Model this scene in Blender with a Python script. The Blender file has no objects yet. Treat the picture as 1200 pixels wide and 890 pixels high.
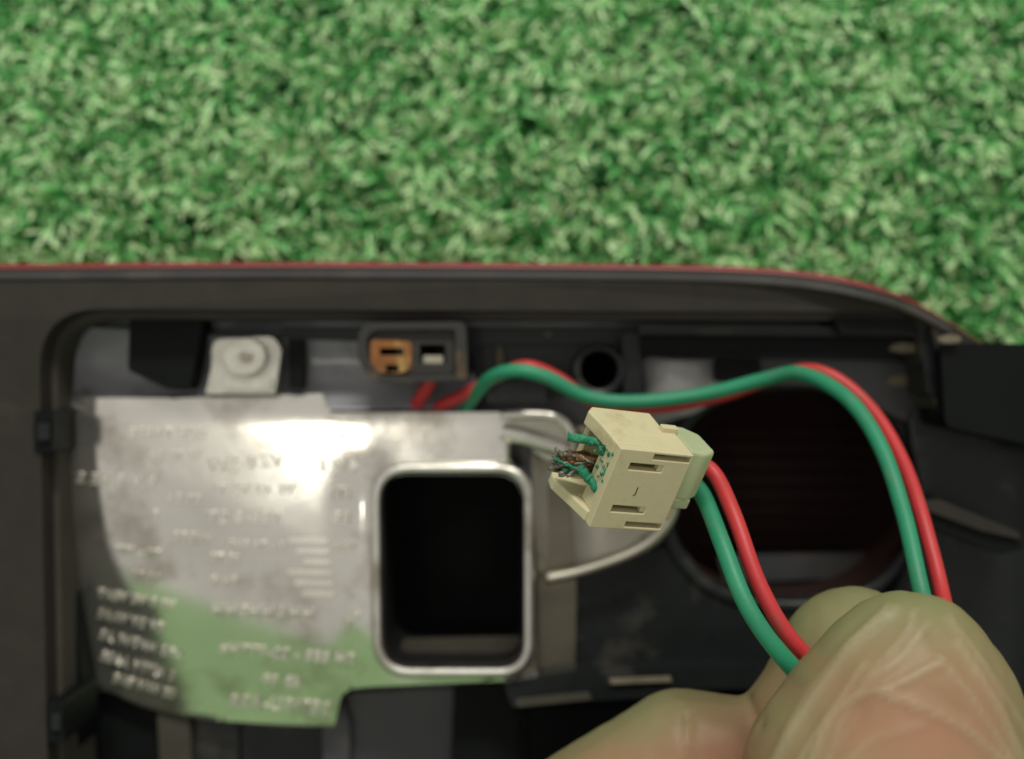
import bpy, bmesh, math, random
import numpy as np
from mathutils import Vector, Matrix, noise
from mathutils.geometry import delaunay_2d_cdt

random.seed(7)
rng = np.random.default_rng(7)
scene = bpy.context.scene
COL = scene.collection
MM = 0.001
D = 160.0          # camera height over the plate plane, mm
Z0 = 30.0          # plate plane over the ground, mm

# ------------------------------------------------------------ camera, world, light
cam_d = bpy.data.cameras.new('camera')
cam = bpy.data.objects.new('camera', cam_d)
COL.objects.link(cam)
cam.location = (0, 0, (D + Z0) * MM)
cam_d.sensor_width = 36
cam_d.lens = 45
cam_d.clip_start = 0.005
cam_d.clip_end = 30
cam_d.dof.use_dof = True
cam_d.dof.focus_distance = 0.1175
cam_d.dof.aperture_fstop = 17.5
cam_d.dof.aperture_blades = 0
scene.camera = cam

world = bpy.data.worlds.new('World')
scene.world = world
world.use_nodes = True
wb = world.node_tree.nodes['Background']
wb.inputs[0].default_value = (1.0, 0.965, 0.90, 1)
wb.inputs[1].default_value = 0.36

def area(name, loc, target, sx, sy, power, col):
    l = bpy.data.lights.new(name, 'AREA')
    l.shape = 'RECTANGLE'; l.size = sx; l.size_y = sy
    l.energy = power; l.color = col
    o = bpy.data.objects.new(name, l); COL.objects.link(o)
    o.location = loc
    o.rotation_euler = (Vector(target) - Vector(loc)).to_track_quat('-Z', 'Y').to_euler()
    return o
area('ceiling_tube_light', (-0.31, -0.03, 2.0), (0, 0, 0.03), 0.17, 0.05, .62, (1.0, 0.97, 0.86))
area('far_fill_light', (0.25, 2.1, 1.7), (0, 0, 0.03), 1.2, 0.25, 36, (1.0, 0.97, 0.88))  # added lamp, brightens faces toward the top without showing in the plate

scene.view_settings.view_transform = 'Standard'
scene.view_settings.look = 'None'
scene.view_settings.gamma = 1
scene.view_settings.exposure = 0.42
scene.view_settings.use_curve_mapping = False
try:
    scene.cycles.use_denoising = True
    scene.cycles.max_bounces = 8
    scene.cycles.caustics_reflective = False
except Exception:
    pass

# ------------------------------------------------------------ helpers
def S(z): return (D - z) / 1500.0
def P(px, py, z):
    s = S(z)
    return Vector(((px - 600) * s * MM, (445 - py) * s * MM, (z + Z0) * MM))

def link(name, me, m=None, parent=None, smooth=False):
    o = bpy.data.objects.new(name, me); COL.objects.link(o)
    if m is not None:
        me.materials.clear(); me.materials.append(m)
    if parent is not None: o.parent = parent
    if smooth:
        for p in me.polygons: p.use_smooth = True
    return o

def bevel(o, w, seg=2, ang=40):
    b = o.modifiers.new('bevel', 'BEVEL'); b.width = w * MM; b.segments = seg
    b.limit_method = 'ANGLE'; b.angle_limit = math.radians(ang)
    b.harden_normals = False
    return o

def tag(o, label=None, cat=None, group=None, kind=None):
    if label: o['label'] = label
    if cat: o['category'] = cat
    if group: o['group'] = group
    if kind: o['kind'] = kind
    return o

def empty(name, loc=(0, 0, 0)):
    o = bpy.data.objects.new(name, None); COL.objects.link(o); o.location = loc
    o.empty_display_size = 0.01
    return o

def fillet(pts, r, n=5):
    """round the corners of a closed pixel polygon; r a number or one per corner"""
    out = []
    k = len(pts)
    for i, p in enumerate(pts):
        rr = r[i] if isinstance(r, (list, tuple)) else r
        p = Vector(p); a = Vector(pts[i - 1]); b = Vector(pts[(i + 1) % k])
        if rr <= 0: out.append((p.x, p.y)); continue
        d1 = (a - p); d2 = (b - p)
        rr = min(rr, d1.length * .49, d2.length * .49)
        s, e = p + d1.normalized() * rr, p + d2.normalized() * rr
        for j in range(n + 1):
            t = j / n
            q = s * (1 - t) ** 2 + p * 2 * t * (1 - t) + e * t * t
            out.append((q.x, q.y))
    return out

def smooth_loop(pts, n=6, closed=True):
    """Catmull-Rom through points (any dimension)"""
    pts = [np.array(p, float) for p in pts]
    k = len(pts); out = []
    for i in range(k if closed else k - 1):
        if closed:
            p0, p1, p2, p3 = pts[i - 1], pts[i], pts[(i + 1) % k], pts[(i + 2) % k]
        else:
            p1, p2 = pts[i], pts[i + 1]
            p0 = pts[i - 1] if i > 0 else 2 * p1 - p2
            p3 = pts[i + 2] if i + 2 < k else 2 * p2 - p1
        for j in range(n):
            t = j / n
            out.append(.5 * ((2 * p1) + (p2 - p0) * t + (2 * p0 - 5 * p1 + 4 * p2 - p3) * t * t + (3 * p1 - p0 - 3 * p2 + p3) * t ** 3))
    if not closed: out.append(pts[-1])
    return [tuple(p) for p in out]

def ellipse(cx, cy, rx, ry, n=40, e=2.0):
    out = []
    for i in range(n):
        a = 2 * math.pi * i / n
        c, s = math.cos(a), math.sin(a)
        out.append((cx + rx * math.copysign(abs(c) ** (2 / e), c), cy + ry * math.copysign(abs(s) ** (2 / e), s)))
    return out

def pip(x, y, poly):
    ins = False
    j = len(poly) - 1
    for i in range(len(poly)):
        xi, yi = poly[i][0], poly[i][1]; xj, yj = poly[j][0], poly[j][1]
        if (yi > y) != (yj > y) and x < (xj - xi) * (y - yi) / (yj - yi) + xi: ins = not ins
        j = i
    return ins

def slab_mesh(name, outer, holes, zt, thick, grid=None):
    """slab whose top follows zt (number or function of pixel position)"""
    f = zt if callable(zt) else (lambda x, y: zt)
    vs, es = [], []
    for loop in [outer] + list(holes):
        b = len(vs)
        vs += [Vector((p[0], p[1])) for p in loop]
        es += [(b + i, b + (i + 1) % len(loop)) for i in range(len(loop))]
    if grid:
        xs = [p[0] for p in outer]; ys = [p[1] for p in outer]
        x = min(xs) + grid * .5
        while x < max(xs):
            y = min(ys) + grid * .5
            while y < max(ys):
                if pip(x, y, outer) and not any(pip(x, y, h) for h in holes): vs.append(Vector((x, y)))
                y += grid
            x += grid
    v2, e2, f2, _, _, _ = delaunay_2d_cdt(vs, es, [], 0, 1e-4)
    tris = []
    for t in f2:
        cx = sum(v2[i].x for i in t) / len(t); cy = sum(v2[i].y for i in t) / len(t)
        if pip(cx, cy, outer) and not any(pip(cx, cy, h) for h in holes): tris.append(tuple(t))
    top = [P(v.x, v.y, f(v.x, v.y)) for v in v2]
    n = len(top)
    bot = [t - Vector((0, 0, thick * MM)) for t in top]
    faces, cnt = [], {}
    for t in tris:
        a = top[t[0]]; b = top[t[1]]; c = top[t[2]]
        if (b - a).cross(c - a).z < 0: t = t[::-1]
        faces.append(t); faces.append(tuple(i + n for i in t[::-1]))
        for i in range(3):
            e = (t[i], t[(i + 1) % 3]); cnt[e] = 1
    for (a, b) in list(cnt):
        if (b, a) not in cnt: faces.append((b, a, a + n, b + n))
    me = bpy.data.meshes.new(name)
    me.from_pydata([tuple(v) for v in top + bot], [], faces)
    bm = bmesh.new(); bm.from_mesh(me)
    bmesh.ops.delete(bm, geom=[v for v in bm.verts if not v.link_faces], context='VERTS')
    bmesh.ops.recalc_face_normals(bm, faces=bm.faces)
    bm.to_mesh(me); bm.free()
    return me

def slab(name, outer, zt, thick, m, parent=None, holes=(), bev=0.4, grid=None, smooth=False):
    me = slab_mesh(name, outer, holes, zt, thick, grid)
    o = link(name, me, m, parent, smooth)
    if bev: bevel(o, bev)
    return o

def rect(x0, y0, x1, y1, r=0):
    p = [(x0, y0), (x1, y0), (x1, y1), (x0, y1)]
    return fillet(p, r) if r else p

def tube_mesh(name, pts, rad, seg=14, caps=True):
    """round tube along world points (metres); rad number or per point, metres"""
    pts = [Vector(p) for p in pts]
    n = len(pts)
    rs = rad if isinstance(rad, (list, tuple)) else [rad] * n
    vs, fs = [], []
    up = Vector((0.13, 0.2, 1)).normalized()
    prev = None
    for i, p in enumerate(pts):
        t = (pts[min(i + 1, n - 1)] - pts[max(i - 1, 0)]).normalized()
        if prev is None:
            a = t.cross(up)
            if a.length < 1e-4: a = t.cross(Vector((1, 0, 0)))
            a.normalize()
        else:
            a = (prev - t * prev.dot(t)).normalized()
        prev = a
        b = t.cross(a)
        for k in range(seg):
            w = 2 * math.pi * k / seg
            vs.append(p + (a * math.cos(w) + b * math.sin(w)) * rs[i])
    for i in range(n - 1):
        for k in range(seg):
            k2 = (k + 1) % seg
            fs.append((i * seg + k, i * seg + k2, (i + 1) * seg + k2, (i + 1) * seg + k))
    if caps:
        fs.append(tuple(range(seg))[::-1]); fs.append(tuple((n - 1) * seg + k for k in range(seg)))
    me = bpy.data.meshes.new(name)
    me.from_pydata([tuple(v) for v in vs], [], fs)
    bm = bmesh.new(); bm.from_mesh(me)
    bmesh.ops.recalc_face_normals(bm, faces=bm.faces); bm.to_mesh(me); bm.free()
    for p in me.polygons: p.use_smooth = len(p.vertices) == 4
    return me

def ptube(name, pz, r, m, parent=None, n=6, seg=14, caps=True):
    """tube through (px, py, z) points, smoothed"""
    pts = [P(*q) for q in smooth_loop(pz, n, closed=False)]
    if 'wire' in name:      # the small kinks of a handled wire
        pts = [p + Vector([noise.noise(p * 110 + Vector((9 * k, 0, 3))) for k in range(3)]) * .0003 for p in pts]
    return link(name, tube_mesh(name, pts, r * MM, seg, caps), m, parent)

# ------------------------------------------------------------ materials
def mat(name, col, rough=.5, metal=0.0, var=0.0, vscale=200, bump=0.0, bscale=2500, dust=None, dscale=90, dthr=.58,
        rvar=0.0, spec=.5, transl=0.0, ior=1.45, bdist=.0002):
    m = bpy.data.materials.new(name); m.use_nodes = True
    nt = m.node_tree; N = nt.nodes; L = nt.links
    b = N['Principled BSDF']
    b.inputs['Roughness'].default_value = rough
    b.inputs['Metallic'].default_value = metal
    b.inputs['Specular IOR Level'].default_value = spec
    tc = N.new('ShaderNodeTexCoord')
    def nz(scale, detail=4, rgh=.55):
        n = N.new('ShaderNodeTexNoise'); n.inputs['Scale'].default_value = scale
        n.inputs['Detail'].default_value = detail; n.inputs['Roughness'].default_value = rgh
        L.new(tc.outputs['Object'], n.inputs['Vector']); return n
    def mix(fac, a, c):
        x = N.new('ShaderNodeMix'); x.data_type = 'RGBA'
        if fac is not None: L.new(fac, x.inputs[0])
        for s, v in ((x.inputs[6], a), (x.inputs[7], c)):
            if hasattr(v, 'is_linked'): L.new(v, s)
            else: s.default_value = (*v, 1)
        return x.outputs[2]
    c = None
    if var:
        n = nz(vscale)
        c = mix(n.outputs[0], tuple(v * (1 - var) for v in col), tuple(min(1, v * (1 + var)) for v in col))
    if dust:
        n = nz(dscale, 6, .65)
        r = N.new('ShaderNodeMapRange'); r.inputs[1].default_value = dthr; r.inputs[2].default_value = dthr + .16
        L.new(n.outputs[0], r.inputs[0])
        c = mix(r.outputs[0], c if c is not None else col, dust)
    if c is not None: L.new(c, b.inputs['Base Color'])
    else: b.inputs['Base Color'].default_value = (*col, 1)
    if rvar:
        n = nz(vscale * 1.7, 5)
        r = N.new('ShaderNodeMapRange')
        r.inputs[3].default_value = max(0.02, rough - rvar); r.inputs[4].default_value = min(1, rough + rvar)
        L.new(n.outputs[0], r.inputs[0]); L.new(r.outputs[0], b.inputs['Roughness'])
    if bump:
        n = nz(bscale, 3)
        bp = N.new('ShaderNodeBump'); bp.inputs['Strength'].default_value = bump; bp.inputs['Distance'].default_value = bdist
        L.new(n.outputs[0], bp.inputs['Height']); L.new(bp.outputs[0], b.inputs['Normal'])
    if transl:
        t = N.new('ShaderNodeBsdfTranslucent')
        ms = N.new('ShaderNodeMixShader'); ms.inputs[0].default_value = transl
        if c is not None: L.new(c, t.inputs[0])
        else: t.inputs[0].default_value = (*col, 1)
        L.new(b.outputs[0], ms.inputs[1]); L.new(t.outputs[0], ms.inputs[2])
        L.new(ms.outputs[0], N['Material Output'].inputs[0])
    return m

M = {}
M['black'] = mat('black_plastic', (.0105, .013, .0135), .32, spec=.28, var=.3, bump=.15, bscale=1800, dust=(.065, .060, .05), dscale=70, dthr=.56, rvar=.14)
M['dark'] = mat('dark_plastic', (.006, .0075, .0075), .5, spec=.10, var=.3, bump=.2, bscale=2200, dust=(.018, .018, .016), dscale=110, dthr=.62)
M['grey'] = mat('grey_plastic', (.17, .172, .19), .26, var=.25, vscale=120, bump=.1, bscale=900, dust=(.11, .10, .08), dscale=60, dthr=.58, rvar=.1)
M['teal'] = mat('dark_teal_plastic', (.010, .0155, .0155), .4, spec=.35, var=.35, vscale=140, dust=(.05, .047, .036), dscale=60, dthr=.56)
M['sheen_strip'] = mat('glossy_sheen_grey', (.27, .272, .29), .22, spec=.6, var=.45, vscale=90, bump=.2, bscale=130, dust=(.08, .075, .06), dscale=70, dthr=.54, bdist=.001)  # pale grey carries the lamp sheen in its colour
M['rimstep'] = mat('dull_rim_plastic', (.038, .037, .036), .6, var=.4, spec=.25, vscale=120, dust=(.07, .065, .05), dscale=80, dthr=.52)
M['mid'] = mat('mid_grey_plastic', (.040, .041, .045), .34, var=.3, vscale=120, dust=(.075, .062, .045), dscale=60, dthr=.52)
M['shoulder'] = mat('pale_grey_plastic', (.34, .34, .34), .26, var=.2, vscale=120, dust=(.25, .23, .2), dscale=60)
M['gasket'] = mat('foam_gasket', (.034, .031, .026), .85, spec=.18, var=.25, vscale=300, bump=.5, bscale=3500, dust=(.060, .054, .043), dscale=60, dthr=.6)
M['ledge'] = mat('dusty_ledge_plastic', (.058, .053, .041), .7, spec=.25, var=.35, vscale=150, bump=.3, bscale=1500)
M['dust'] = mat('dust_and_highlight', (.17, .145, .10), .95, var=.5, vscale=500, bump=.6, bscale=2500)
M['lens'] = mat('red_lens_plastic', (.24, .010, .022), .5, var=.3, vscale=250)
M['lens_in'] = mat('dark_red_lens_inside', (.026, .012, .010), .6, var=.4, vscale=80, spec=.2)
M['metal'] = mat('aluminised_metal', (.80, .765, .70), .15, .90, var=.28, vscale=75, bump=.07, bscale=120, dust=(.50, .46, .40), dscale=95, dthr=.50, rvar=.05, bdist=.0006)
M['metal_text'] = mat('bright_raised_metal', (.82, .79, .72), .36, .6, var=.15, vscale=300)  # brightened colour stands for light caught on the raised letters
M['metal_rim'] = mat('cut_metal_rim', (.60, .585, .54), .34, 1.0, var=.3, vscale=200, bump=.4, bscale=300, dust=(.28, .25, .18), dscale=130, dthr=.50)
M['flange'] = mat('brown_stained_metal', (.17, .155, .12), .42, 1.0, var=.35, vscale=140)
M['metal_edge'] = mat('rolled_metal', (.46, .44, .37), .4, 1.0, var=.25, vscale=150)
M['metal_dull'] = mat('dull_metal', (.36, .345, .29), .40, 1.0, var=.3, vscale=120, bump=.15, bscale=250, dust=(.25, .22, .15), dscale=120, dthr=.52, rvar=.1)
M['bracket'] = mat('zinc_metal', (.58, .57, .50), .38, .85, var=.35, vscale=250, bump=.4, bscale=900)
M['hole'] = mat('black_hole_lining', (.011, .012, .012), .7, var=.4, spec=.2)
M['rust'] = mat('rusty_terminal_metal', (.26, .10, .025), .7, .1, var=.6, vscale=420, bump=.5, bscale=2500, dust=(.42, .29, .09), dscale=350, dthr=.5)
M['terminal'] = mat('pale_terminal_metal', (.42, .40, .31), .5, .3, var=.2, vscale=900)
M['socket'] = mat('socket_plastic', (.034, .033, .031), .5, spec=.3, var=.3, vscale=300, bump=.3, bscale=2500, dust=(.15, .095, .045), dscale=200, dthr=.54)
M['cream'] = mat('cream_nylon', (.72, .645, .42), .38, var=.07, vscale=350, bump=.12, bscale=1600, dust=(.60, .49, .29), dscale=230, dthr=.57, transl=.12)
M['cap'] = mat('milky_nylon', (.66, .72, .47), .35, var=.1, vscale=400, bump=.15, bscale=1200, transl=.4)
M['green'] = mat('green_insulation', (.018, .25, .13), .5, var=.25, vscale=220, bump=.12, bscale=2500, dust=(.055, .24, .13), dscale=420, dthr=.53)
M['red'] = mat('red_insulation', (.54, .032, .038), .48, var=.2, vscale=220, bump=.12, bscale=2500, dust=(.42, .06, .05), dscale=420, dthr=.53)
M['verdigris'] = mat('verdigris', (.015, .22, .115), .8, var=.5, vscale=900, bump=.8, bscale=4000, dust=(.22, .40, .27), dscale=900, dthr=.52)
M['strand'] = mat('tarnished_strand_metal', (.26, .25, .21), .55, .7, var=.5, vscale=1500, bump=.6, bscale=5000, dust=(.08, .09, .07), dscale=1500, dthr=.5)
M['brown'] = mat('brown_scorched_metal', (.16, .075, .022), .6, .3, var=.5, vscale=1200, bump=.5, bscale=4000)
M['skin'] = mat('skin', (.62, .30, .21), .5, var=.15, vscale=90)

def glove_mat():
    # thin latex: milky where it stands off or gathers in folds, flesh coloured where it clings to the finger
    m = bpy.data.materials.new('latex_glove'); m.use_nodes = True
    nt = m.node_tree; N = nt.nodes; L = nt.links
    b = N['Principled BSDF']
    tc = N.new('ShaderNodeTexCoord')
    ac = N.new('ShaderNodeAttribute'); ac.attribute_name = 'cling'
    af = N.new('ShaderNodeAttribute'); af.attribute_name = 'fold'
    cr = N.new('ShaderNodeValToRGB')
    cr.color_ramp.elements[0].position = 0; cr.color_ramp.elements[0].color = (.33, .33, .165, 1)
    cr.color_ramp.elements[1].position = 1; cr.color_ramp.elements[1].color = (.49, .295, .18, 1)
    L.new(ac.outputs['Fac'], cr.inputs[0])
    mx = N.new('ShaderNodeMix'); mx.data_type = 'RGBA'
    L.new(af.outputs['Fac'], mx.inputs[0]); L.new(cr.outputs[0], mx.inputs[6]); mx.inputs[7].default_value = (.50, .465, .29, 1)
    colr = mx.outputs[2]
    L.new(colr, b.inputs['Base Color'])
    b.inputs['Roughness'].default_value = .44
    b.inputs['Specular IOR Level'].default_value = .4
    n2 = N.new('ShaderNodeTexNoise'); n2.inputs['Scale'].default_value = 500; n2.inputs['Detail'].default_value = 4
    L.new(tc.outputs['Object'], n2.inputs['Vector'])
    bp = N.new('ShaderNodeBump'); bp.inputs['Strength'].default_value = .12; bp.inputs['Distance'].default_value = .0004
    L.new(n2.outputs[0], bp.inputs['Height']); L.new(bp.outputs[0], b.inputs['Normal'])
    tl = N.new('ShaderNodeBsdfTranslucent'); L.new(colr, tl.inputs[0])
    tr = N.new('ShaderNodeBsdfTransparent')
    m1 = N.new('ShaderNodeMixShader'); m1.inputs[0].default_value = .25
    L.new(b.outputs[0], m1.inputs[1]); L.new(tl.outputs[0], m1.inputs[2])
    mr = N.new('ShaderNodeMapRange')
    mr.inputs[3].default_value = .16; mr.inputs[4].default_value = .48
    L.new(ac.outputs['Fac'], mr.inputs[0])
    m2 = N.new('ShaderNodeMixShader'); L.new(mr.outputs[0], m2.inputs[0])
    L.new(m1.outputs[0], m2.inputs[1]); L.new(tr.outputs[0], m2.inputs[2])
    L.new(m2.outputs[0], N['Material Output'].inputs[0])
    return m
M['glove'] = glove_mat()

def grass_mat():
    m = bpy.data.materials.new('turf_blade'); m.use_nodes = True
    nt = m.node_tree; N = nt.nodes; L = nt.links
    b = N['Principled BSDF']
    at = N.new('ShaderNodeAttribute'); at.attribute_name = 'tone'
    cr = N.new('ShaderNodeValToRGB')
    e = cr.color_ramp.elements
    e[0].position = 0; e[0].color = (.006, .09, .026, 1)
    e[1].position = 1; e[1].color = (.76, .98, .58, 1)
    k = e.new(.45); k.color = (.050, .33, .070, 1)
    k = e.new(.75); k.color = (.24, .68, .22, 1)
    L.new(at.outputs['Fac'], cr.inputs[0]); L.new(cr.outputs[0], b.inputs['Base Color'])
    b.inputs['Roughness'].default_value = .55
    t = N.new('ShaderNodeBsdfTranslucent'); L.new(cr.outputs[0], t.inputs[0])
    ms = N.new('ShaderNodeMixShader'); ms.inputs[0].default_value = .25
    L.new(b.outputs[0], ms.inputs[1]); L.new(t.outputs[0], ms.inputs[2])
    L.new(ms.outputs[0], N['Material Output'].inputs[0])
    return m
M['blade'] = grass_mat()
M['turf'] = mat('turf_backing', (.29, .46, .23), .9, var=.4, vscale=500, bump=1.0, bscale=700, bdist=.002)

# ------------------------------------------------------------ the setting: turf-covered table, its unseen near edge swept up so the plate reflects green
def build_ground():
    prof = [(y, 0.0) for y in (1.5, .8, .3, .1, 0, -.12)]
    for i in range(1, 9):
        a = math.radians(i * 90 / 8)
        prof.append((-.12 - .10 * math.sin(a), .10 * (1 - math.cos(a))))
    prof += [(-.22, .17), (-.22, .25)]
    xs = [-1.5, -.5, -.2, 0, .2, .5, 1.5]
    vs = [(x, y, z) for (y, z) in prof for x in xs]
    k = len(xs)
    fs = [(i * k + j, (i + 1) * k + j, (i + 1) * k + j + 1, i * k + j + 1) for i in range(len(prof) - 1) for j in range(k - 1)]
    me = bpy.data.meshes.new('ground'); me.from_pydata(vs, [], fs)
    o = link('ground', me, M['turf'], smooth=True)
    tag(o, 'green artificial turf backing under the tail lamp', kind='structure')
build_ground()

def build_grass():
    sp = .0015
    X, Y = np.meshgrid(np.arange(-.130, .130, sp), np.arange(.004, .100, sp))
    X = X.ravel() + rng.normal(0, sp * .35, X.size); Y = Y.ravel() + rng.normal(0, sp * .35, Y.size)
    nb = 8
    T = X.size
    tone_t = rng.normal(.70, .24, T)
    hgt_t = rng.normal(1, .24, T) + (tone_t - .68) * .5
    dir_t = rng.uniform(0, 2 * np.pi, T)
    x = np.repeat(X, nb) + rng.normal(0, .0005, T * nb)
    y = np.repeat(Y, nb) + rng.normal(0, .0005, T * nb)
    B = x.size
    L = np.clip(np.repeat(hgt_t, nb) * rng.normal(.0050, .0009, B), .0028, .008)
    az = np.repeat(dir_t, nb) + rng.normal(0, 1.1, B)
    tone = np.clip(np.repeat(tone_t, nb) + rng.normal(0, .24, B), 0, 1)
    lean0 = np.abs(rng.normal(.12, .15, B)); curl = rng.normal(2.0, .6, B)
    w = rng.uniform(.00028, .00056, B)
    nseg = 5
    cx, cy, cz = x.copy(), y.copy(), np.zeros(B)
    verts = np.zeros((B, nseg + 1, 2, 3)); tv = np.zeros((B, nseg + 1, 2))
    wx, wy = -np.sin(az), np.cos(az)
    tw = rng.normal(0, .5, B)
    for s in range(nseg + 1):
        t = s / nseg
        ww = w * (1 - .55 * t ** 2)
        for k, sg in enumerate((-1, 1)):
            verts[:, s, k, 0] = cx + sg * ww * wx
            verts[:, s, k, 1] = cy + sg * ww * wy
            verts[:, s, k, 2] = cz + sg * ww * np.sin(tw * t)
        tv[:, s, :] = np.clip(tone * (.15 + .85 * t) + .3 * (t - .5), 0, 1)[:, None]  # roots darkened for the shade in the gaps, tips paler
        a = lean0 + curl * t ** 2.6
        cx = cx + np.cos(az) * np.sin(a) * L / nseg
        cy = cy + np.sin(az) * np.sin(a) * L / nseg
        cz = cz + np.cos(a) * L / nseg
    V = verts.reshape(-1, 3)
    base = (np.arange(B) * (nseg + 1) * 2)[:, None]
    F = np.concatenate([base + np.array([[2 * s, 2 * s + 1, 2 * s + 3, 2 * s + 2]]) for s in range(nseg)], 1).reshape(-1, 4)
    me = bpy.data.meshes.new('grass')
    me.vertices.add(len(V)); me.vertices.foreach_set('co', V.ravel())
    nf = len(F)
    me.loops.add(nf * 4); me.loops.foreach_set('vertex_index', F.ravel().astype(np.int32))
    me.polygons.add(nf); me.polygons.foreach_set('loop_start', np.arange(0, nf * 4, 4, dtype=np.int32))
    me.polygons.foreach_set('use_smooth', np.ones(nf, dtype=bool))
    a = me.attributes.new('tone', 'FLOAT', 'POINT'); a.data.foreach_set('value', tv.ravel())
    me.update(); me.validate()
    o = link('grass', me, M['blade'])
    tag(o, 'short curly green artificial turf behind the tail lamp', kind='stuff')
build_grass()

# ------------------------------------------------------------ the tail lamp lying face down
lamp = empty('tail_lamp', (0, 0, 0))
tag(lamp, 'red car tail lamp lying face down with black housing and shiny metal reflector', 'tail lamp')

# outer outline of the lamp, pixels at the rim
TOP = [(-160, 316), (0, 315), (300, 313), (600, 314), (780, 316), (880, 319), (950, 325), (1010, 336), (1062, 352), (1108, 376), (1150, 404)]
TOPS = smooth_loop(TOP, 5, closed=False)
REST = [(1200, 412), (1420, 418), (1420, 1310), (-160, 1310)]
outline = TOPS + REST
def grow(loop, d):
    return [(x + (0 if x < 1150 else d), y - d) for x, y in loop]
lens_outer = [(x + max(0, (x - 900)) * .012, y - 6.5 + max(0, x - 1000) * .03) for x, y in TOPS] + [(1210, 407), (1440, 412), (1440, 1330), (-170, 1330)]
slab('lens', lens_outer, -2.0, 20, M['lens'], lamp, holes=[smooth_loop([(-140, 335), (300, 333), (780, 336), (950, 345), (1062, 374), (1140, 420)], 5, closed=False) + [(1400, 436), (1400, 1290), (-140, 1290)]], bev=1.2)

# inner edge of the rim
INN = fillet([(45, 362), (1088, 366), (1096, 404), (1118, 470), (1300, 520), (1300, 1230), (62, 1230)], [74, 8, 10, 20, 10, 10, 10], 8)
def rim_z(x, y):
    # the gasket face leans back a little towards the outer edge
    z = 7.0 - max(0, 350 - y) * .055 - max(0, x - 1000) * .022
    return max(z, .5)
slab('rim', outline, rim_z, 14, M['gasket'], lamp, holes=[INN], bev=.8, grid=40, smooth=False)
st_o = [(x, y + 3) for x, y in TOPS[:-4]]; st_i = [(x, y + 14) for x, y in TOPS[:-4]][::-1]
slab('rim_step', st_o + st_i, lambda x, y: rim_z(x, y) + .5, 2, M['rimstep'], lamp, bev=.4)
# thin black lip inside the gasket
lip_o = fillet([(52, 355), (1086, 361), (1092, 410), (1112, 480), (1290, 520), (1290, 1230), (66, 1230)], [78, 8, 10, 20, 10, 10, 10], 8)
lip_i = fillet([(66, 374), (1074, 376), (1080, 420), (1100, 490), (1280, 540), (1280, 1220), (80, 1220)], [64, 8, 10, 20, 10, 10, 10], 8)
slab('lip', lip_o, 3.2, 12, M['ledge'], lamp, holes=[lip_i], bev=.5)

# housing floor with the openings for the two bulbs
BULB = ellipse(928, 580, 140, 122, 48, 2.4)
SQ_I = fillet([(446, 556), (612, 556), (613, 782), (449, 782)], [34, 34, 30, 34], 7)
SQ_O = fillet([(433, 543), (626, 543), (628, 797), (436, 797)], [44, 44, 40, 46], 7)
FLOORH = [(x * .96 + 530 * .04, y * .96 + 668 * .04) for x, y in SQ_O]
def floor_z(x, y):
    z = -9.0 - 4.0 / (1 + math.exp(-(y - 800) / 8))
    z += 6.0 * math.exp(-((y - 368) / 55) ** 2)
    z += 3.0 * math.exp(-((x - 66) / 40) ** 2)
    return z
slab('housing_floor', [(-20, 352), (1040, 356), (1090, 385), (1110, 430), (1330, 440), (1330, 1280), (-20, 1280)], floor_z, 2.0, M['grey'], lamp, holes=[BULB, FLOORH, ellipse(702, 434, 24, 24, 30)], bev=0, grid=16, smooth=True)

def well(name, loop, z_top, depth, m, shrink=1.0, thick=1.2):
    """open tube going down from a pixel loop, closed at the bottom"""
    top = [P(x, y, z_top) for x, y in loop]
    c = sum(top, Vector()) / len(top)
    n = len(top)
    vs = []
    for k, zz in enumerate((0, -depth * .5, -depth)):
        f = 1 - (1 - shrink) * k / 2
        vs += [c + (t - c) * f + Vector((0, 0, zz * MM)) for t in top]
    fs = [(r * n + i, r * n + (i + 1) % n, (r + 1) * n + (i + 1) % n, (r + 1) * n + i) for r in range(2) for i in range(n)]
    fs.append(tuple(2 * n + i for i in range(n)))
    me = bpy.data.meshes.new(name); me.from_pydata([tuple(v) for v in vs], [], fs)
    return link(name, me, m, lamp, True)

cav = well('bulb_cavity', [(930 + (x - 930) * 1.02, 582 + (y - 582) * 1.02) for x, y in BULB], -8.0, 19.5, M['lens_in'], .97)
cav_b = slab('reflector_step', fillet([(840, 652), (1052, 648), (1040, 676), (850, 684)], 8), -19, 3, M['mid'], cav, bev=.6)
for i in range(9):  # bars added to imitate horizontal reflections inside the opening
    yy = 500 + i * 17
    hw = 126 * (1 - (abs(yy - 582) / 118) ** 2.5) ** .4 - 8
    slab('reflection_bar', [(930 - hw, yy), (930 + hw, yy), (930 + hw, yy + 7), (930 - hw, yy + 7)], -26.5, 2, M['lens_in'], cav, bev=.5)
# ring collar round the bulb opening
ring_pts = [(930 + (x - 930) * 1.07, 582 + (y - 582) * 1.07, -6.6) for x, y in BULB]
pts = [P(*q) for q in ring_pts]; pts = pts + pts[:2]
link('collar', tube_mesh('collar', pts, 1.15 * MM, 14, False), M['black'], lamp, True)

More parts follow.
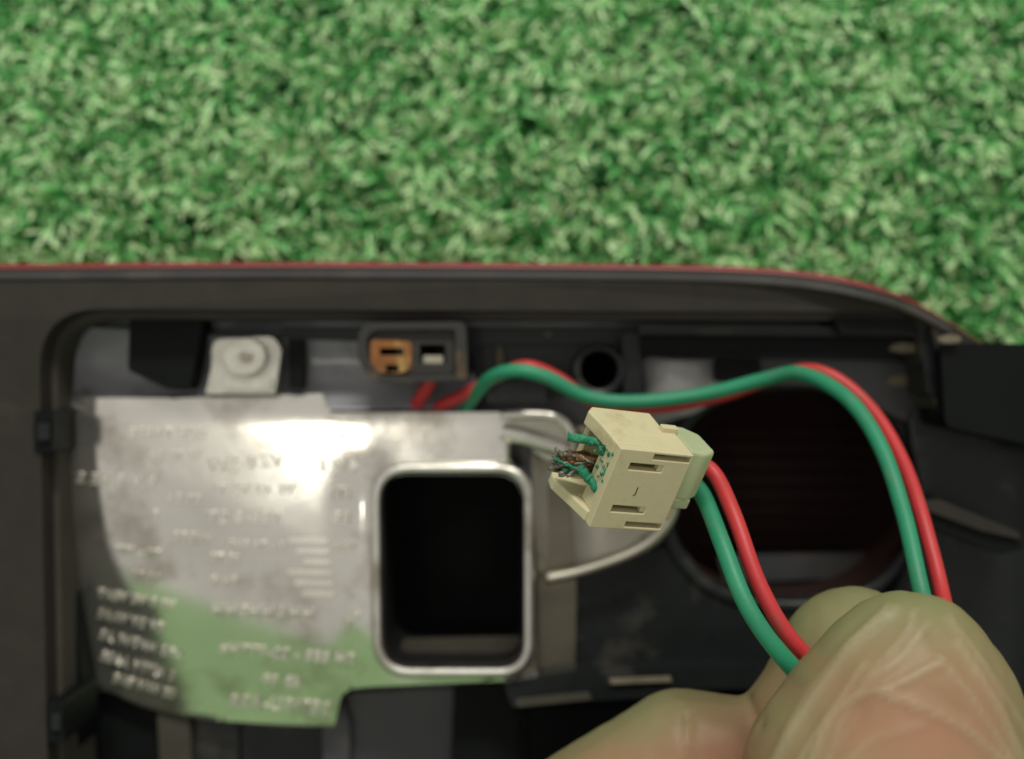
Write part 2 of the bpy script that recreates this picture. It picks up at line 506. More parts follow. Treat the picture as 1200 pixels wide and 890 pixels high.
# upper wall pieces: dark back wall between rim and floor
slab('back_wall', fillet([(330, 372), (742, 372), (748, 402), (560, 404), (330, 402)], 4), -3.5, 5, M['teal'], lamp, bev=.5)
slab('back_wall', fillet([(556, 398), (736, 398), (742, 462), (556, 468)], 6), -5.0, 3, M['teal'], lamp, holes=[ellipse(702, 434, 24, 24, 30)], bev=.5)
def sheen_strip_z(x, y): return -3.2 + ((y - 425) / 40) ** 2 * 1.5
slab('sheen_strip', fillet([(76, 392), (100, 384), (330, 398), (470, 402), (560, 440), (556, 480), (84, 480)], 12), sheen_strip_z, 2.5, M['sheen_strip'], lamp, bev=.3, grid=14, smooth=True)  # added pale strip in place of the specular sheen on the floor
# black quadrilateral block top left
slab('block', fillet([(152, 374), (238, 376), (222, 458), (196, 456), (150, 434)], 5), 2.2, 9, M['dark'], lamp, bev=.5)
# shade of the slot right of the bracket, put in as a dark strip
slab('slot_shade', rect(338, 398, 354, 456, 3), 1.0, 9, M['dark'], lamp, bev=.3)
# left latches on the inner wall
for (x0, y0, x1, y1) in ((40, 482, 62, 530), (56, 822, 76, 870)):
    l_ = slab('latch', rect(x0, y0, x1, y1, 4), 7.4, 12, M['dark'], lamp, bev=.5)
    slab('hook', rect(x0 + 4, y0 + 14, x1 - 5, y1 - 14, 3), 8.2, 2.5, M['black'], l_, bev=.3)
slab('side_wall', fillet([(46, 440), (70, 436), (96, 800), (84, 1000), (60, 1000), (48, 560)], 8), -2.0, 8, M['dark'], lamp, bev=.6)

# screw boss (round hole)
boss_o = ellipse(702, 436, 32, 32, 36); boss_i = ellipse(702, 434, 21.5, 21.5, 36)
slab('screw_boss', boss_o, 1.5, 12, M['black'], lamp, holes=[boss_i], bev=.6)
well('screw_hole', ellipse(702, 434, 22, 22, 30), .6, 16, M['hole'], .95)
slab('post', fillet([(728, 392), (750, 388), (754, 470), (732, 476)], 5), 0.4, 9, M['black'], lamp, bev=.6)
# dark clip below the wire hump
slab('clip', rect(570, 446, 640, 472, 3), -1.5, 6, M['black'], lamp, bev=.4)
slab('clip', rect(612, 436, 622, 450, 2), -1.0, 6, M['black'], lamp, bev=.3)

# long rail upper right
rail = slab('rail', fillet([(750, 390), (1078, 392), (1076, 416), (750, 412)], 4), 1.0, 9, M['dark'], lamp, bev=.8)
slab('rail_lip', fillet([(748, 380), (1080, 384), (1080, 395), (748, 392)], 3), 2.6, 9, M['black'], rail, bev=.4)
slab('block', fillet([(975, 372), (1072, 374), (1076, 392), (985, 392)], 6), 4.2, 9, M['dark'], lamp, bev=.8)
slab('post', fillet([(1078, 384), (1096, 388), (1108, 470), (1086, 462)], 5), 3.4, 12, M['black'], lamp, bev=.7)
# pale moulded shoulder behind the wires
def shoulder_z(x, y):
    return -4.0 + 3.2 * math.exp(-((x - 790) / 45) ** 2) - ((y - 440) / 40) ** 2 * 1.6
slab('moulded_shoulder', fillet([(752, 418), (870, 420), (862, 455), (812, 486), (756, 500)], 10), shoulder_z, 4, M['shoulder'], lamp, bev=.3, grid=9, smooth=True)
slab('moulded_shoulder', fillet([(862, 420), (1060, 424), (1090, 470), (1075, 500), (1010, 470), (950, 452), (872, 450)], 10), -4.2, 4, M['mid'], lamp, bev=.6)
slab('clip', rect(838, 420, 892, 448, 8), -1.0, 6, M['dark'], lamp, bev=1.0)

for (cx, cy, rx, ry, zz) in ((1062, 408, 20, 6, 1.35), (1114, 398, 14, 5, 7.2), (1060, 446, 22, 7, -3.9), (586, 420, 4, 14, -2.9), (642, 392, 4, 3, -2.9)):
    slab('dust_patch', [(cx + (x - cx) * (1 + .35 * noise.noise(Vector((x * .2, y * .2, 1)))), cy + (y - cy) * (1 + .35 * noise.noise(Vector((x * .2, y * .2, 5))))) for x, y in ellipse(cx, cy, rx, ry, 18)],
         zz, .5, M['dust'], lamp, bev=.15)
# right hand housing: block, panel and rib
slab('end_block', fillet([(1102, 404), (1148, 402), (1380, 406), (1380, 540), (1200, 520), (1108, 500)], [4, 6, 4, 8, 8, 10]), 6.0, 14, M['dark'], lamp, bev=.8)
def rp_z(x, y): return -3.0 - ((x - 1130) / 90) ** 2 * .7 - max(0, y - 600) * .006
slab('side_panel', smooth_loop([(1070, 480), (1180, 512), (1390, 540), (1390, 1000), (1060, 1000), (1020, 760), (1052, 690), (1082, 600)], 5), rp_z, 5, M['black'], lamp, bev=.8, grid=22, smooth=True)
rb = slab('side_rib', fillet([(1078, 586), (1100, 584), (1196, 626), (1200, 644), (1170, 650), (1082, 612)], 4), 5.0, 10, M['dark'], lamp, bev=.5)
slab('rib_face', fillet([(1080, 588), (1102, 586), (1194, 624), (1196, 632), (1150, 622), (1086, 598)], 3), 5.8, 2, M['gasket'], rb, bev=.3)
slab('side_rib', fillet([(1090, 496), (1130, 492), (1190, 506), (1188, 514), (1130, 504)], 3), .6, 6, M['gasket'], lamp, bev=.4)

# lower housing
slab('lower_floor', fillet([(672, 655), (800, 640), (840, 700), (930, 720), (1040, 710), (1040, 788), (672, 788)], 14), -6.0, 4, M['black'], lamp, bev=.8)
ridge = slab('ridge', fillet([(590, 800), (672, 786), (900, 782), (1060, 796), (1060, 812), (795, 806), (760, 818), (692, 822), (600, 830)], 5), 0.5, 8, M['black'], lamp, bev=.9)
slab('ridge_highlight', fillet([(714, 797), (786, 794), (788, 799), (716, 802)], 2), 1.3, 2, M['dust'], ridge, bev=.4)  # pale strip painted as the highlight along the ridge
slab('ridge_highlight', fillet([(604, 820), (690, 812), (694, 820), (606, 829)], 3), 1.1, 2, M['ledge'], ridge, bev=.4)
slab('panel', fillet([(402, 812), (532, 806), (515, 1230), (392, 1230)], 6), -11.0, 3, M['mid'], lamp, bev=.5)
slab('gap_shade', fillet([(532, 802), (590, 800), (606, 840), (622, 1230), (515, 1230)], 6), -6.0, 9, M['dark'], lamp, bev=.8)  # dark slab stands for the shade in the gap between panels
slab('panel', fillet([(612, 832), (700, 826), (900, 812), (960, 1230), (628, 1230)], 6), -9.0, 3, M['dark'], lamp, bev=.5)
slab('panel', fillet([(96, 800), (190, 838), (216, 1230), (80, 1230), (78, 840)], 8), -11.5, 3, M['dark'], lamp, bev=.5)
slab('strut', fillet([(184, 832), (222, 840), (240, 1230), (206, 1230)], 4), -9.0, 6, M['ledge'], lamp, bev=.7)
slab('panel', fillet([(224, 840), (280, 846), (278, 1230), (236, 1230)], 4), -11.0, 3, M['black'], lamp, bev=.4)
slab('panel', fillet([(284, 846), (388, 846), (386, 1230), (284, 1230)], 4), -11.4, 3, M['black'], lamp, bev=.4)
slab('strut', fillet([(378, 850), (402, 822), (410, 850), (408, 1230), (384, 1230)], 4), -9.0, 6, M['mid'], lamp, bev=.5)
slab('strut', fillet([(70, 850), (96, 798), (108, 806), (82, 864)], 3), -6.0, 4, M['ledge'], lamp, bev=.5)

# ------------------------------------------------------------ metal reflector plate
def plate_z(x, y):
    z = 0.0
    z -= .038 * 5 * math.log(1 + math.exp(min(40, (108 - x) / 5)))
    d = max(0, (y - 610) + (330 - x) * .42) * .1067
    z -= .0098 * d * d if d < 21 else .0098 * (2 * 21 * d - 441)
    if y < 505: z -= ((505 - y) * .02) ** 2 * .6
    # swelling round the square hole
    z += 1.1 * math.exp(-((x - 425) / 22) ** 2) * (1 / (1 + math.exp(-(y - 560) / 14))) * (1 / (1 + math.exp((y - 760) / 20)))
    return z
PLATE = fillet([(64, 464), (378, 462), (386, 484), (600, 483), (596, 540), (620, 560), (630, 797), (420, 806), (400, 812), (392, 852),
                (330, 851), (250, 845), (170, 830), (98, 796), (86, 700), (74, 580)],
               [8, 4, 6, 3, 8, 10, 6, 14, 10, 4, 20, 20, 20, 12, 20, 20], 4)
plate = slab('reflector_plate', PLATE, plate_z, 1.2, M['metal'], lamp, holes=[SQ_I], bev=.25, grid=9, smooth=True)
# raised rim of the square opening
slab('opening_rim', SQ_O, 2.4, 3.2, M['metal_rim'], plate, holes=[SQ_I], bev=.9)
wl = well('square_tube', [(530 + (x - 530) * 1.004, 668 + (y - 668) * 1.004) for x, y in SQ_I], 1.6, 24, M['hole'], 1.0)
wl.parent = plate
slab('tube_ledge', fillet([(470, 752), (612, 748), (622, 800), (468, 800)], 6), -7, 2, M['ledge'], wl, bev=.5)
# right hand pocket of the reflector with its rolled edge
POCK = smooth_loop([(626, 520), (668, 500), (720, 512), (790, 560), (792, 600), (772, 628), (735, 652), (690, 670), (640, 680), (628, 640)], 5)
def pock_z(x, y): return -2.6 - 1.6 * math.exp(-((x - 660) / 24) ** 2)
slab('pocket', POCK, pock_z, 1.2, M['metal_dull'], plate, bev=.3, grid=12, smooth=True)
ptube('rolled_edge', [(638, 679, -1.2), (680, 670, -1.0), (735, 651, -.8), (768, 630, -.8), (788, 600, -.8), (792, 560, -1)], .75, M['metal_edge'], plate)
slab('corner_tab', fillet([(588, 484), (650, 484), (676, 512), (672, 540), (640, 540), (604, 512), (588, 512)], [3, 18, 12, 6, 6, 6, 3]), -.4, 1.5, M['metal_edge'], plate, bev=.5)
ptube('rolled_edge', [(586, 487, .2), (620, 486, .2), (648, 488, .2), (664, 498, .0), (672, 515, -.4)], .6, M['metal'], plate)
ptube('stiffening_rib', [(588, 506, .4), (620, 514, .3), (664, 528, -.2)], 1.15, M['metal'], plate)
slab('side_flange', fillet([(628, 560), (668, 580), (676, 690), (674, 788), (628, 794)], 10), -3.5, 1.2, M['flange'], plate, bev=.4, grid=20)

# lettering, read in mirror image as on the photograph
def add_text(body, px, py, size, rot=0.0, m=None, lift=.34, spread=1.15):
    cu = bpy.data.curves.new('embossed_text', 'FONT')
    cu.body = body; cu.size = 1.0; cu.extrude = 0.0; cu.space_character = spread
    cu.resolution_u = 2; cu.align_x = 'CENTER'; cu.align_y = 'CENTER'; cu.offset = .018
    o = bpy.data.objects.new('t', cu); COL.objects.link(o)
    bpy.context.view_layer.update()
    me = bpy.data.meshes.new_from_object(o.evaluated_get(bpy.context.evaluated_depsgraph_get()))
    bpy.data.objects.remove(o); bpy.data.curves.remove(cu)
    bm = bmesh.new(); bm.from_mesh(me)
    bmesh.ops.remove_doubles(bm, verts=bm.verts, dist=1e-4)
    r = bmesh.ops.extrude_face_region(bm, geom=list(bm.faces))
    low = {g for g in r['geom'] if isinstance(g, bmesh.types.BMVert)}
    ca, sa = math.cos(rot), math.sin(rot)
    for v in bm.verts:
        x, y = -v.co.x * size, -v.co.y * size            # mirrored, pixels (y down)
        qx, qy = px + x * ca - y * sa, py + x * sa + y * ca
        zz = plate_z(qx, qy)
        v.co = P(qx, qy, zz + (-.15 if v in low else lift))
    bmesh.ops.recalc_face_normals(bm, faces=bm.faces)
    bm.to_mesh(me); bm.free()
    bevel(link('embossed_text', me, m or M['metal_text'], plate), .14, 2, 50)
R = math.radians
for t in (('A28 TY838', 195, 508, 17, 0), ('VZ8 2V7', 287, 543, 22, R(-4)), ('VA3', 402, 512, 21, 0), ('4 28', 396, 546, 24, 0),
          ('9 V 9 VE S A', 125, 563, 19, R(3)), ('VE 49 V2 T', 300, 574, 17, 0), ('ITI', 398, 578, 19, 0), ('E8', 399, 607, 19, 0),
          ('S', 181, 606, 17, 0), ('TE6-8 2T', 286, 607, 20, 0), ('T7 - E79', 160, 648, 13, R(6)), ('EE 7E', 170, 677, 13, R(8)),
          ('VF 9 VE VEAT', 158, 704, 13.5, R(10)), ('EV 2V VAAS', 152, 729, 13.5, R(12)), ('AA3 HATVE AS', 165, 757, 13.5, R(14)),
          ('S HTTV AAES', 160, 782, 13.5, R(16)), ('SE VAV EAE', 168, 806, 13, R(15)), ('9V 9', 262, 682, 15, 0),
          ('HHAHHEHH', 308, 719, 20, R(2)), ('SH 888 - 22-FTTHo', 335, 768, 17, R(5)), ('48 9P', 329, 801, 18, R(4)),
          ('3E7I9U-A38', 327, 828, 21, R(5)), ('V9 TE 3A', 205, 534, 14, 0), ('EA T8 3VE', 300, 640, 13, R(2)), ('3T EA', 215, 585, 14, R(2)), ('8E T3', 262, 655, 13, R(3)), ('VAE 38', 225, 630, 13, R(4)), ('T3A', 403, 640, 14, 0), ('E', 407, 733, 16, 0), ('8', 418, 724, 12, 0)):
    add_text(*t)
# stacked horizontal ridges
for i in range(6):
    y = 634 + i * 12.5
    w = 46 - (i % 3) * 9 + i * 2
    slab('embossed_bar', fillet([(384 + i * 1.5 - w, y - 3), (384 + i * 1.5, y - 2), (384 + i * 1.5, y + 3), (384 + i * 1.5 - w, y + 2)], 2),
         lambda x, yy: plate_z(x, yy) + .3, .5, M['metal_text'], plate, bev=.2)

# ------------------------------------------------------------ bracket with screw
br = slab('bracket', fillet([(248, 398), (320, 394), (330, 410), (322, 462), (240, 462), (248, 430)], [14, 10, 6, 4, 4, 6]), 1.5, 3, M['bracket'], lamp, bev=.8)
slab('screw', ellipse(286, 418, 25, 22, 24), 3.2, 2.4, M['bracket'], br, bev=.9)
slab('screw_recess', ellipse(288, 418, 8, 7, 14), 3.6, .6, M['metal_dull'], br, bev=.2)
slab('bracket_step', rect(262, 442, 318, 456, 4), 2.3, 1.4, M['bracket'], br, bev=.4)

# ------------------------------------------------------------ black two-pole socket
SO = fillet([(420, 388), (432, 378), (546, 377), (548, 446), (440, 450), (418, 424)], [10, 10, 10, 8, 16, 20], 5)
SI = fillet([(430, 394), (440, 387), (533, 386), (534, 439), (446, 441), (429, 420)], [8, 8, 4, 4, 12, 14], 5)
sock = slab('socket', SO, 6.5, 13, M['socket'], lamp, holes=[SI], bev=.7)
H1 = rect(446, 408, 474, 436, 2); H2 = rect(492, 404, 522, 426, 2)
slab('socket_insert', [(481 + (x - 481) * .985, 414 + (y - 414) * .97) for x, y in SI], 5.4, 6, M['socket'], sock, holes=[H1, H2], bev=.35)
t1 = slab('terminal', fillet([(434, 398), (482, 400), (482, 432), (470, 438), (434, 436)], 6), 5.9, 1.0, M['rust'], sock, holes=[rect(445, 408, 473, 417, 1), rect(452, 428, 467, 436, 1)], bev=.25)
slab('terminal_tongue', rect(449, 418, 472, 427, 2), 5.2, 1.5, M['rust'], t1, bev=.2)
slab('terminal', rect(496, 417, 519, 427, 2), 4.6, 2, M['terminal'], sock, bev=.3)
slab('dirt_mark', ellipse(494, 391, 5, 3, 12), 5.75, .5, M['ledge'], sock, bev=.1)
ptube('lead_wire', [(507, 436, 2), (505, 448, 1.5), (495, 464, 0), (484, 482, -2.5)], .85, M['red'], sock)

# ------------------------------------------------------------ the two wires
RW = .86
ptube('electric_wire', [(812, 566, 33), (826, 585, 35), (848, 640, 39), (880, 715, 42), (926, 780, 42.5), (985, 835, 40), (1040, 850, 39), (1078, 815, 39), (1088, 750, 35),
                 (1077, 686, 33), (1058, 600, 28), (1030, 522, 23), (988, 464, 17.5), (940, 440, 12.5), (895, 446, 9), (830, 461, 7), (760, 470, 6.5), (690, 466, 6.5),
                 (640, 443, 7.5), (605, 434, 7.5), (576, 442, 5.5), (556, 466, 1.5), (540, 488, -3)], RW, M['green'])
gw = COL.objects[-1]
tag(gw, 'thin green insulated wire looping from the cream connector through the gloved fingers', 'wire')
ptube('electric_wire', [(818, 540, 33.5), (840, 558, 34), (861, 604, 37), (894, 690, 40), (934, 756, 41), (1000, 812, 40), (1062, 826, 40), (1104, 800, 39.5), (1112, 750, 37),
                 (1102, 690, 31), (1079, 600, 26), (1050, 526, 20), (1008, 464, 15), (958, 436, 12.5), (905, 444, 7.5), (848, 463, 5), (770, 478, 4.6), (700, 473, 4.6),
                 (655, 445, 5.2), (618, 430, 6), (590, 438, 4), (548, 462, 1.5), (522, 474, -.5), (500, 484, -3)], .78, M['red'])
rw = COL.objects[-1]
tag(rw, 'thin red insulated wire running beside the green one into the gloved fingers', 'wire')

# ------------------------------------------------------------ cream connector
ORG = P(728, 526, 45.5)
U = Vector((7.02, -.843, -3.56)); V_ = Vector((-2.67, -7.42, -3.52)); W = Vector((-2.58, 3.76, -5.99))
LU, LV, LW = U.length, V_.length, W.length
u = U.normalized(); v = (V_ - u * V_.dot(u)).normalized(); w = u.cross(v)
if w.dot(W) < 0: w = -w
conn = empty('wire_connector', ORG)
tag(conn, 'cream plastic wire connector with corroded green terminals, held up over the lamp by its wires', 'connector')
def C(a, b, c): return (u * (a * LU) + v * (b * LV) + w * (c * LW)) * MM
def cbox_bm(bm, a0, a1, b0, b1, c0, c1):
    vs = [bm.verts.new(C(a, b, c)) for a in (a0, a1) for b in (b0, b1) for c in (c0, c1)]
    for f in ((0, 1, 3, 2), (4, 6, 7, 5), (0, 4, 5, 1), (2, 3, 7, 6), (0, 2, 6, 4), (1, 5, 7, 3)):
        bm.faces.new([vs[i] for i in f])
def cprism_bm(bm, poly, b0, b1):
    """polygon in (a, c), extruded along b"""
    t = [bm.verts.new(C(a, b0, c)) for a, c in poly]; k = [bm.verts.new(C(a, b1, c)) for a, c in poly]
    bm.faces.new(t); bm.faces.new(k[::-1])
    for i in range(len(poly)):
        j = (i + 1) % len(poly); bm.faces.new((t[j], t[i], k[i], k[j]))
def cobj(name, bm, m, parent=conn, bev=.12, seg=2):
    bmesh.ops.recalc_face_normals(bm, faces=bm.faces)
    me = bpy.data.meshes.new(name); bm.to_mesh(me); bm.free()
    o = link(name, me, m, parent)
    if bev: bevel(o, bev, seg, 30)
    return o
# front plate with its slots
def front_plate():
    xs = sorted({0, .06, .20, .47, .66, .80, .98, 1.0}); ys = sorted({0, .03, .10, .16, .25, .70, .79, .90, .97, 1.0})
    holes = [(.47, .98, .03, .10), (.20, .66, .16, .25), (.20, .66, .70, .79), (.47, .98, .90, .97)]
    bm = bmesh.new(); vt = {}; vb = {}
    th = .12
    def solid(i, j):
        if not (0 <= i < len(xs) - 1 and 0 <= j < len(ys) - 1): return False
        cx, cy = (xs[i] + xs[i + 1]) / 2, (ys[j] + ys[j + 1]) / 2
        return not any(h[0] < cx < h[1] and h[2] < cy < h[3] for h in holes)
    def g(d, i, j, c):
        if (i, j) not in d: d[(i, j)] = bm.verts.new(C(xs[i], ys[j], c))
        return d[(i, j)]
    for i in range(len(xs) - 1):
        for j in range(len(ys) - 1):
            if not solid(i, j): continue
            q = [(i, j), (i + 1, j), (i + 1, j + 1), (i, j + 1)]
            bm.faces.new([g(vt, *k, 0) for k in q]); bm.faces.new([g(vb, *k, th) for k in q[::-1]])
            for k, (di, dj) in enumerate(((0, -1), (1, 0), (0, 1), (-1, 0))):
                if not solid(i + di, j + dj):
                    a, b = q[k], q[(k + 1) % 4]
                    bm.faces.new([g(vt, *b, 0), g(vt, *a, 0), g(vb, *a, th), g(vb, *b, th)])
    return cobj('front_face', bm, M['cream'], bev=.09)
front_plate()
bm = bmesh.new()
cbox_bm(bm, .30, 1.0, .17, .87, .52, .86)      # solid core behind the cavity
core = cobj('core', bm, M['cream'])
bm = bmesh.new()                                # upper wall, chamfered at the open end
cprism_bm(bm, [(.0, .122), (.44, .122), (.44, .40), (1.0, .40), (1.0, .56), (.86, .56), (.86, .98), (.04, .98), (-.06, .86), (-.01, .45)], 0, .17)
cobj('upper_wall', bm, M['cream'], bev=.16)
bm = bmesh.new(); cprism_bm(bm, [(-.02, .122), (.44, .122), (.44, .40), (1.0, .40), (1.0, .98), (-.16, .98), (-.20, .80), (-.10, .45)], .87, 1.0)
cobj('lower_wall', bm, M['cream'], bev=.16)
for b0, b1 in ((.002, .029), (.971, .998)):     # thin outer skins over the end slots
    bm = bmesh.new(); cbox_bm(bm, .43, .998, b0, b1, .118, .43)
    cobj('slot_skin', bm, M['cream'], bev=.04)
bm = bmesh.new(); cbox_bm(bm, .06, 1.0, .132, .868, .86, .98)
cobj('back_wall', bm, M['cream'], bev=.12)
bm = bmesh.new(); cbox_bm(bm, .80, 1.02, -.06, .02, .50, .60)
cobj('ridge', bm, M['cream'], bev=.08)
for b0 in (.26, .785):                          # raised ramps beside the windows
    bm = bmesh.new(); cbox_bm(bm, .60, .74, b0 - .10, b0 - .012, .02, .11)
    cobj('ramp', bm, M['cream'], bev=.06)
# moulded mark in the middle
cu = bpy.data.curves.new('m', 'FONT'); cu.body = 'J'; cu.size = 1; cu.align_x = 'CENTER'; cu.align_y = 'CENTER'
o = bpy.data.objects.new('m', cu); COL.objects.link(o); bpy.context.view_layer.update()
me = bpy.data.meshes.new_from_object(o.evaluated_get(bpy.context.evaluated_depsgraph_get()))
bpy.data.objects.remove(o); bpy.data.curves.remove(cu)
for q in me.vertices:
    q.co = C(.43 + q.co.x * .15, .50 - q.co.y * .12, -.006)
link('moulded_mark', me, M['brown'], conn)
# milky cap at the wire end
bm = bmesh.new(); cprism_bm(bm, [(1.005, .10), (1.22, .06), (1.40, .16), (1.38, .56), (1.20, .72), (1.005, .72)], .0, .62)
cap = cobj('end_cap', bm, M['cap'], bev=.35, seg=3)
bm = bmesh.new(); cbox_bm(bm, 1.0, 1.30, .60, .74, .08, .60)
cobj('cap_rib', bm, M['cap'], cap, bev=.25, seg=3)
bm = bmesh.new(); cbox_bm(bm, 1.005, 1.18, .73, .93, .12, .50)
cobj('cap_knob', bm, M['cream'], cap, bev=.4, seg=3)

# terminals and corroded strands in the open end
def strand(name, pts, r, m, jit=.0):
    q = smooth_loop(pts, 7, closed=False)
    wp = []
    rs = []
    for i, a in enumerate(q):
        p = C(*a) + Vector((random.gauss(0, jit), random.gauss(0, jit), random.gauss(0, jit))) * MM
        wp.append(p); rs.append(r * MM * (1 + random.uniform(-.22, .22)))
    return link(name, tube_mesh(name, wp, rs, 10), m, conn)
strand('terminal', [(.34, .22, .50), (.10, .22, .52), (-.16, .22, .58), (-.32, .25, .66)], .42, M['verdigris'], .04)
strand('terminal', [(.34, .42, .53), (.05, .44, .54), (-.20, .46, .56), (-.30, .50, .60)], .42, M['brown'], .05)
strand('terminal', [(.14, .66, .20), (.03, .62, .24), (-.06, .56, .36), (-.14, .52, .46)], .42, M['verdigris'], .05)
for i in range(52):
    a0 = random.uniform(-.02, .12); b = random.uniform(.42, .62); c = random.uniform(.46, .64)
    k = random.uniform(.22, .46)
    strand('frayed_strand', [(a0, b, c), (a0 - k * .5, b + random.uniform(-.05, .08), c + random.uniform(-.04, .08)),
                             (a0 - k, b + random.uniform(-.06, .10), c + random.uniform(-.04, .14))], random.uniform(.12, .22),
           M['verdigris'] if i % 13 == 0 else random.choice([M['strand'], M['strand'], M['strand'], M['brown']]), .05)
def blob(pos, r, m, name='corrosion_crust'):
    bm = bmesh.new(); bmesh.ops.create_icosphere(bm, subdivisions=2, radius=1)
    c0 = C(*pos)
    for q in bm.verts:
        n_ = noise.noise(q.co * 2.2 + Vector(pos) * 30)
        q.co = c0 + q.co * (r * MM * (1 + .5 * n_))
    me = bpy.data.meshes.new(name); bm.to_mesh(me); bm.free()
    return link(name, me, m, conn, True)
for i in range(24):
    blob((random.uniform(.0, .04), random.uniform(.10, .55), random.uniform(.10, .42) + .0), random.uniform(.06, .24), M['verdigris'])
for i in range(10):
    blob((random.uniform(-.05, .05), random.uniform(.14, .3), random.uniform(.3, .5)), random.uniform(.10, .22), M['verdigris'])
# inner pale liner of the open end
bm = bmesh.new(); cbox_bm(bm, .02, .17, .175, .868, .122, .42)
cobj('liner', bm, M['cream'], bev=.1)

# ------------------------------------------------------------ gloved hand
def chain_spheres(bm, chain, k, zf=.85):
    for i in range(len(chain) - 1):
        a, b = chain[i], chain[i + 1]
        n = 7
        for j in range(n + (i == len(chain) - 2)):
            t = j / n
            px, py, z, r = [a[q] * (1 - t) + b[q] * t for q in range(4)]
            c = P(px, py, z); rr = r * S(z) * MM * k
            mt = Matrix.Translation(c) @ Matrix.Diagonal((rr, rr, rr * zf, 1))
            bmesh.ops.create_icosphere(bm, subdivisions=3, radius=1, matrix=mt)
THUMB = [(1064, 797, 50, 106), (1060, 848, 50, 140), (1046, 930, 49, 182), (1035, 1040, 45, 190), (1060, 1200, 36, 210), (1080, 1420, 28, 250)]
INDEX = [(1000, 776, 31, 88), (948, 822, 30, 64), (905, 858, 29, 50), (872, 880, 28, 62), (800, 892, 26, 84), (690, 985, 24, 105), (740, 1120, 22, 120), (900, 1300, 22, 150)]
MIDDLE = [(960, 930, 12, 70), (880, 970, 10, 70), (760, 1010, 10, 80), (640, 1120, 12, 90), (760, 1280, 16, 120), (950, 1400, 22, 160)]
RING = [(980, 1040, 6, 66), (880, 1090, 4, 68), (760, 1140, 4, 74), (690, 1240, 8, 84), (820, 1380, 14, 120), (1000, 1460, 22, 160)]
LITTLE = [(1000, 1160, 4, 56), (900, 1200, 2, 58), (790, 1260, 3, 64), (760, 1350, 8, 76), (880, 1470, 14, 110), (1040, 1520, 22, 160)]
PALM = [(950, 1330, 24, 190), (1080, 1450, 26, 260), (1120, 1640, 28, 230), (1150, 1900, 30, 190)]
def hand_mesh(name, k, vox):
    bm = bmesh.new()
    for ch, zf in ((THUMB, .80), (INDEX, .9), (MIDDLE, .9), (RING, .9), (LITTLE, .9), (PALM, .7)): chain_spheres(bm, ch, k, zf)
    me = bpy.data.meshes.new(name); bm.to_mesh(me); bm.free()
    o = bpy.data.objects.new('tmp', me); COL.objects.link(o)
    r = o.modifiers.new('r', 'REMESH'); r.mode = 'VOXEL'; r.voxel_size = vox * MM
    s = o.modifiers.new('s', 'SMOOTH'); s.iterations = 8; s.factor = .5
    bpy.context.view_layer.update()
    out = bpy.data.meshes.new_from_object(o.evaluated_get(bpy.context.evaluated_depsgraph_get()))
    bpy.data.objects.remove(o); bpy.data.meshes.remove(me)
    out.name = name
    return out
FOLDS = [([(1040, 714), (989, 769), (928, 860), (880, 960)], .45, 8), ([(1096, 780), (1043, 806), (1002, 816), (970, 850), (940, 930)], .5, 6),
         ([(1030, 812), (1090, 833), (1137, 860), (1190, 905)], .5, 6), ([(1100, 770), (1144, 826), (1190, 900)], .4, 5),
         ([(1122, 752), (1167, 826), (1204, 900)], .45, 6), ([(1012, 780), (952, 868), (920, 930)], .4, 6),
         ([(1050, 715), (1000, 750), (950, 808), (905, 890)], .3, 6), ([(1072, 716), (1060, 745), (1020, 790), (985, 850), (960, 930)], .3, 5),
         ([(1010, 830), (960, 905)], -.4, 8), ([(1090, 808), (1130, 838)], -.3, 6), ([(1088, 730), (1050, 775), (1012, 800)], .3, 5),
         ([(1110, 722), (1160, 790), (1205, 860)], .3, 5), ([(985, 905), (1020, 868), (1080, 850)], .25, 7),
         ([(806, 838), (806, 872), (812, 900)], -.8, 4), ([(872, 812), (888, 850)], -.7, 7), ([(1080, 720), (1100, 760)], -.25, 9)]
def seg_dist(X, Y, a, b):
    ax, ay = a; bx, by = b
    dx, dy = bx - ax, by - ay
    t = np.clip(((X - ax) * dx + (Y - ay) * dy) / (dx * dx + dy * dy), 0, 1)
    return np.hypot(X - ax - t * dx, Y - ay - t * dy), t
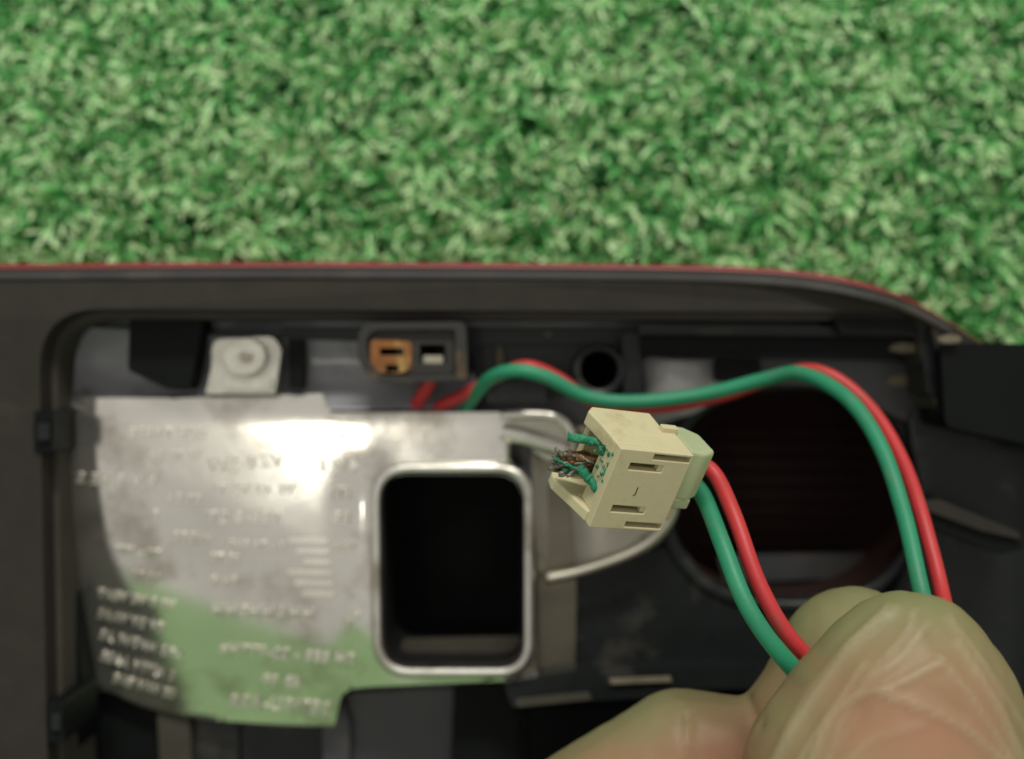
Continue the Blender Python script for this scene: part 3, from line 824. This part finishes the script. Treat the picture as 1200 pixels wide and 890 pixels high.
def wrinkle(me):
    n = len(me.vertices)
    co = np.zeros(n * 3); me.vertices.foreach_get('co', co); co = co.reshape(-1, 3)
    no = np.zeros(n * 3)
    me.vertex_normals.foreach_get('vector', no); no = no.reshape(-1, 3)
    z = co[:, 2] / MM - Z0; s = (D - z) / 1500
    X = 600 + co[:, 0] / MM / s; Y = 445 - co[:, 1] / MM / s
    disp = np.zeros(n)
    for pl, amp, wd in FOLDS:
        pl = smooth_loop(pl, 6, closed=False)
        d = np.full(n, 1e9)
        for i in range(len(pl) - 1):
            dd, _ = seg_dist(X, Y, pl[i][:2], pl[i + 1][:2]); d = np.minimum(d, dd)
        disp += amp * .66 * np.exp(-(d / (wd * .8)) ** 2) * (no[:, 2] > .05)
    for i in range(n):
        p = Vector(co[i])
        disp[i] += .22 * noise.noise(p * 110) + (.15 * noise.noise(Vector((p.x * 420 + p.y * 160, p.y * 70, p.z * 100))) if z[i] > 30 else 0) + .07 * noise.noise(Vector((p.x * 900 - p.y * 250, p.y * 90, p.z * 200)))
    fold = np.zeros(n)
    for pl, amp, wd in FOLDS:
        if amp < 0: continue
        pl = smooth_loop(pl, 6, closed=False)
        d = np.full(n, 1e9)
        for i in range(len(pl) - 1):
            dd, _ = seg_dist(X, Y, pl[i][:2], pl[i + 1][:2]); d = np.minimum(d, dd)
        fold = np.maximum(fold, np.exp(-(d / (wd * .6)) ** 2) * amp / .6)
    cling = np.zeros(n)
    for cx, cy, rx, ry, am in ((1075, 865, 110, 60, .55), (1000, 830, 40, 80, .25), (855, 885, 65, 45, .75), (720, 900, 70, 25, .5), (925, 800, 30, 30, .3), (975, 715, 60, 40, -.35), (1070, 700, 70, 30, -.3)):
        cling += am * np.exp(-((X - cx) / rx) ** 2 - ((Y - cy) / ry) ** 2)
    for i in range(n):
        cling[i] += .20 + .30 * noise.noise(Vector(co[i]) * 70) + .12 * noise.noise(Vector(co[i]) * 260)
    cling = np.clip(cling, 0, 1)
    for nm, ar in (('fold', fold), ('cling', cling)):
        at = me.attributes.new(nm, 'FLOAT', 'POINT'); at.data.foreach_set('value', ar.astype(np.float32))
    co += no * disp[:, None] * MM
    me.vertices.foreach_set('co', co.ravel()); me.update()
hm = hand_mesh('hand', .85, .9)
hand = link('hand', hm, M['skin'], None, True)
tag(hand, 'hand in a thin wrinkled latex glove pinching the red and green wires', 'hand')
gm = hand_mesh('glove', 1.0, .55)
wrinkle(gm)
glove = link('glove', gm, M['glove'], hand, True)
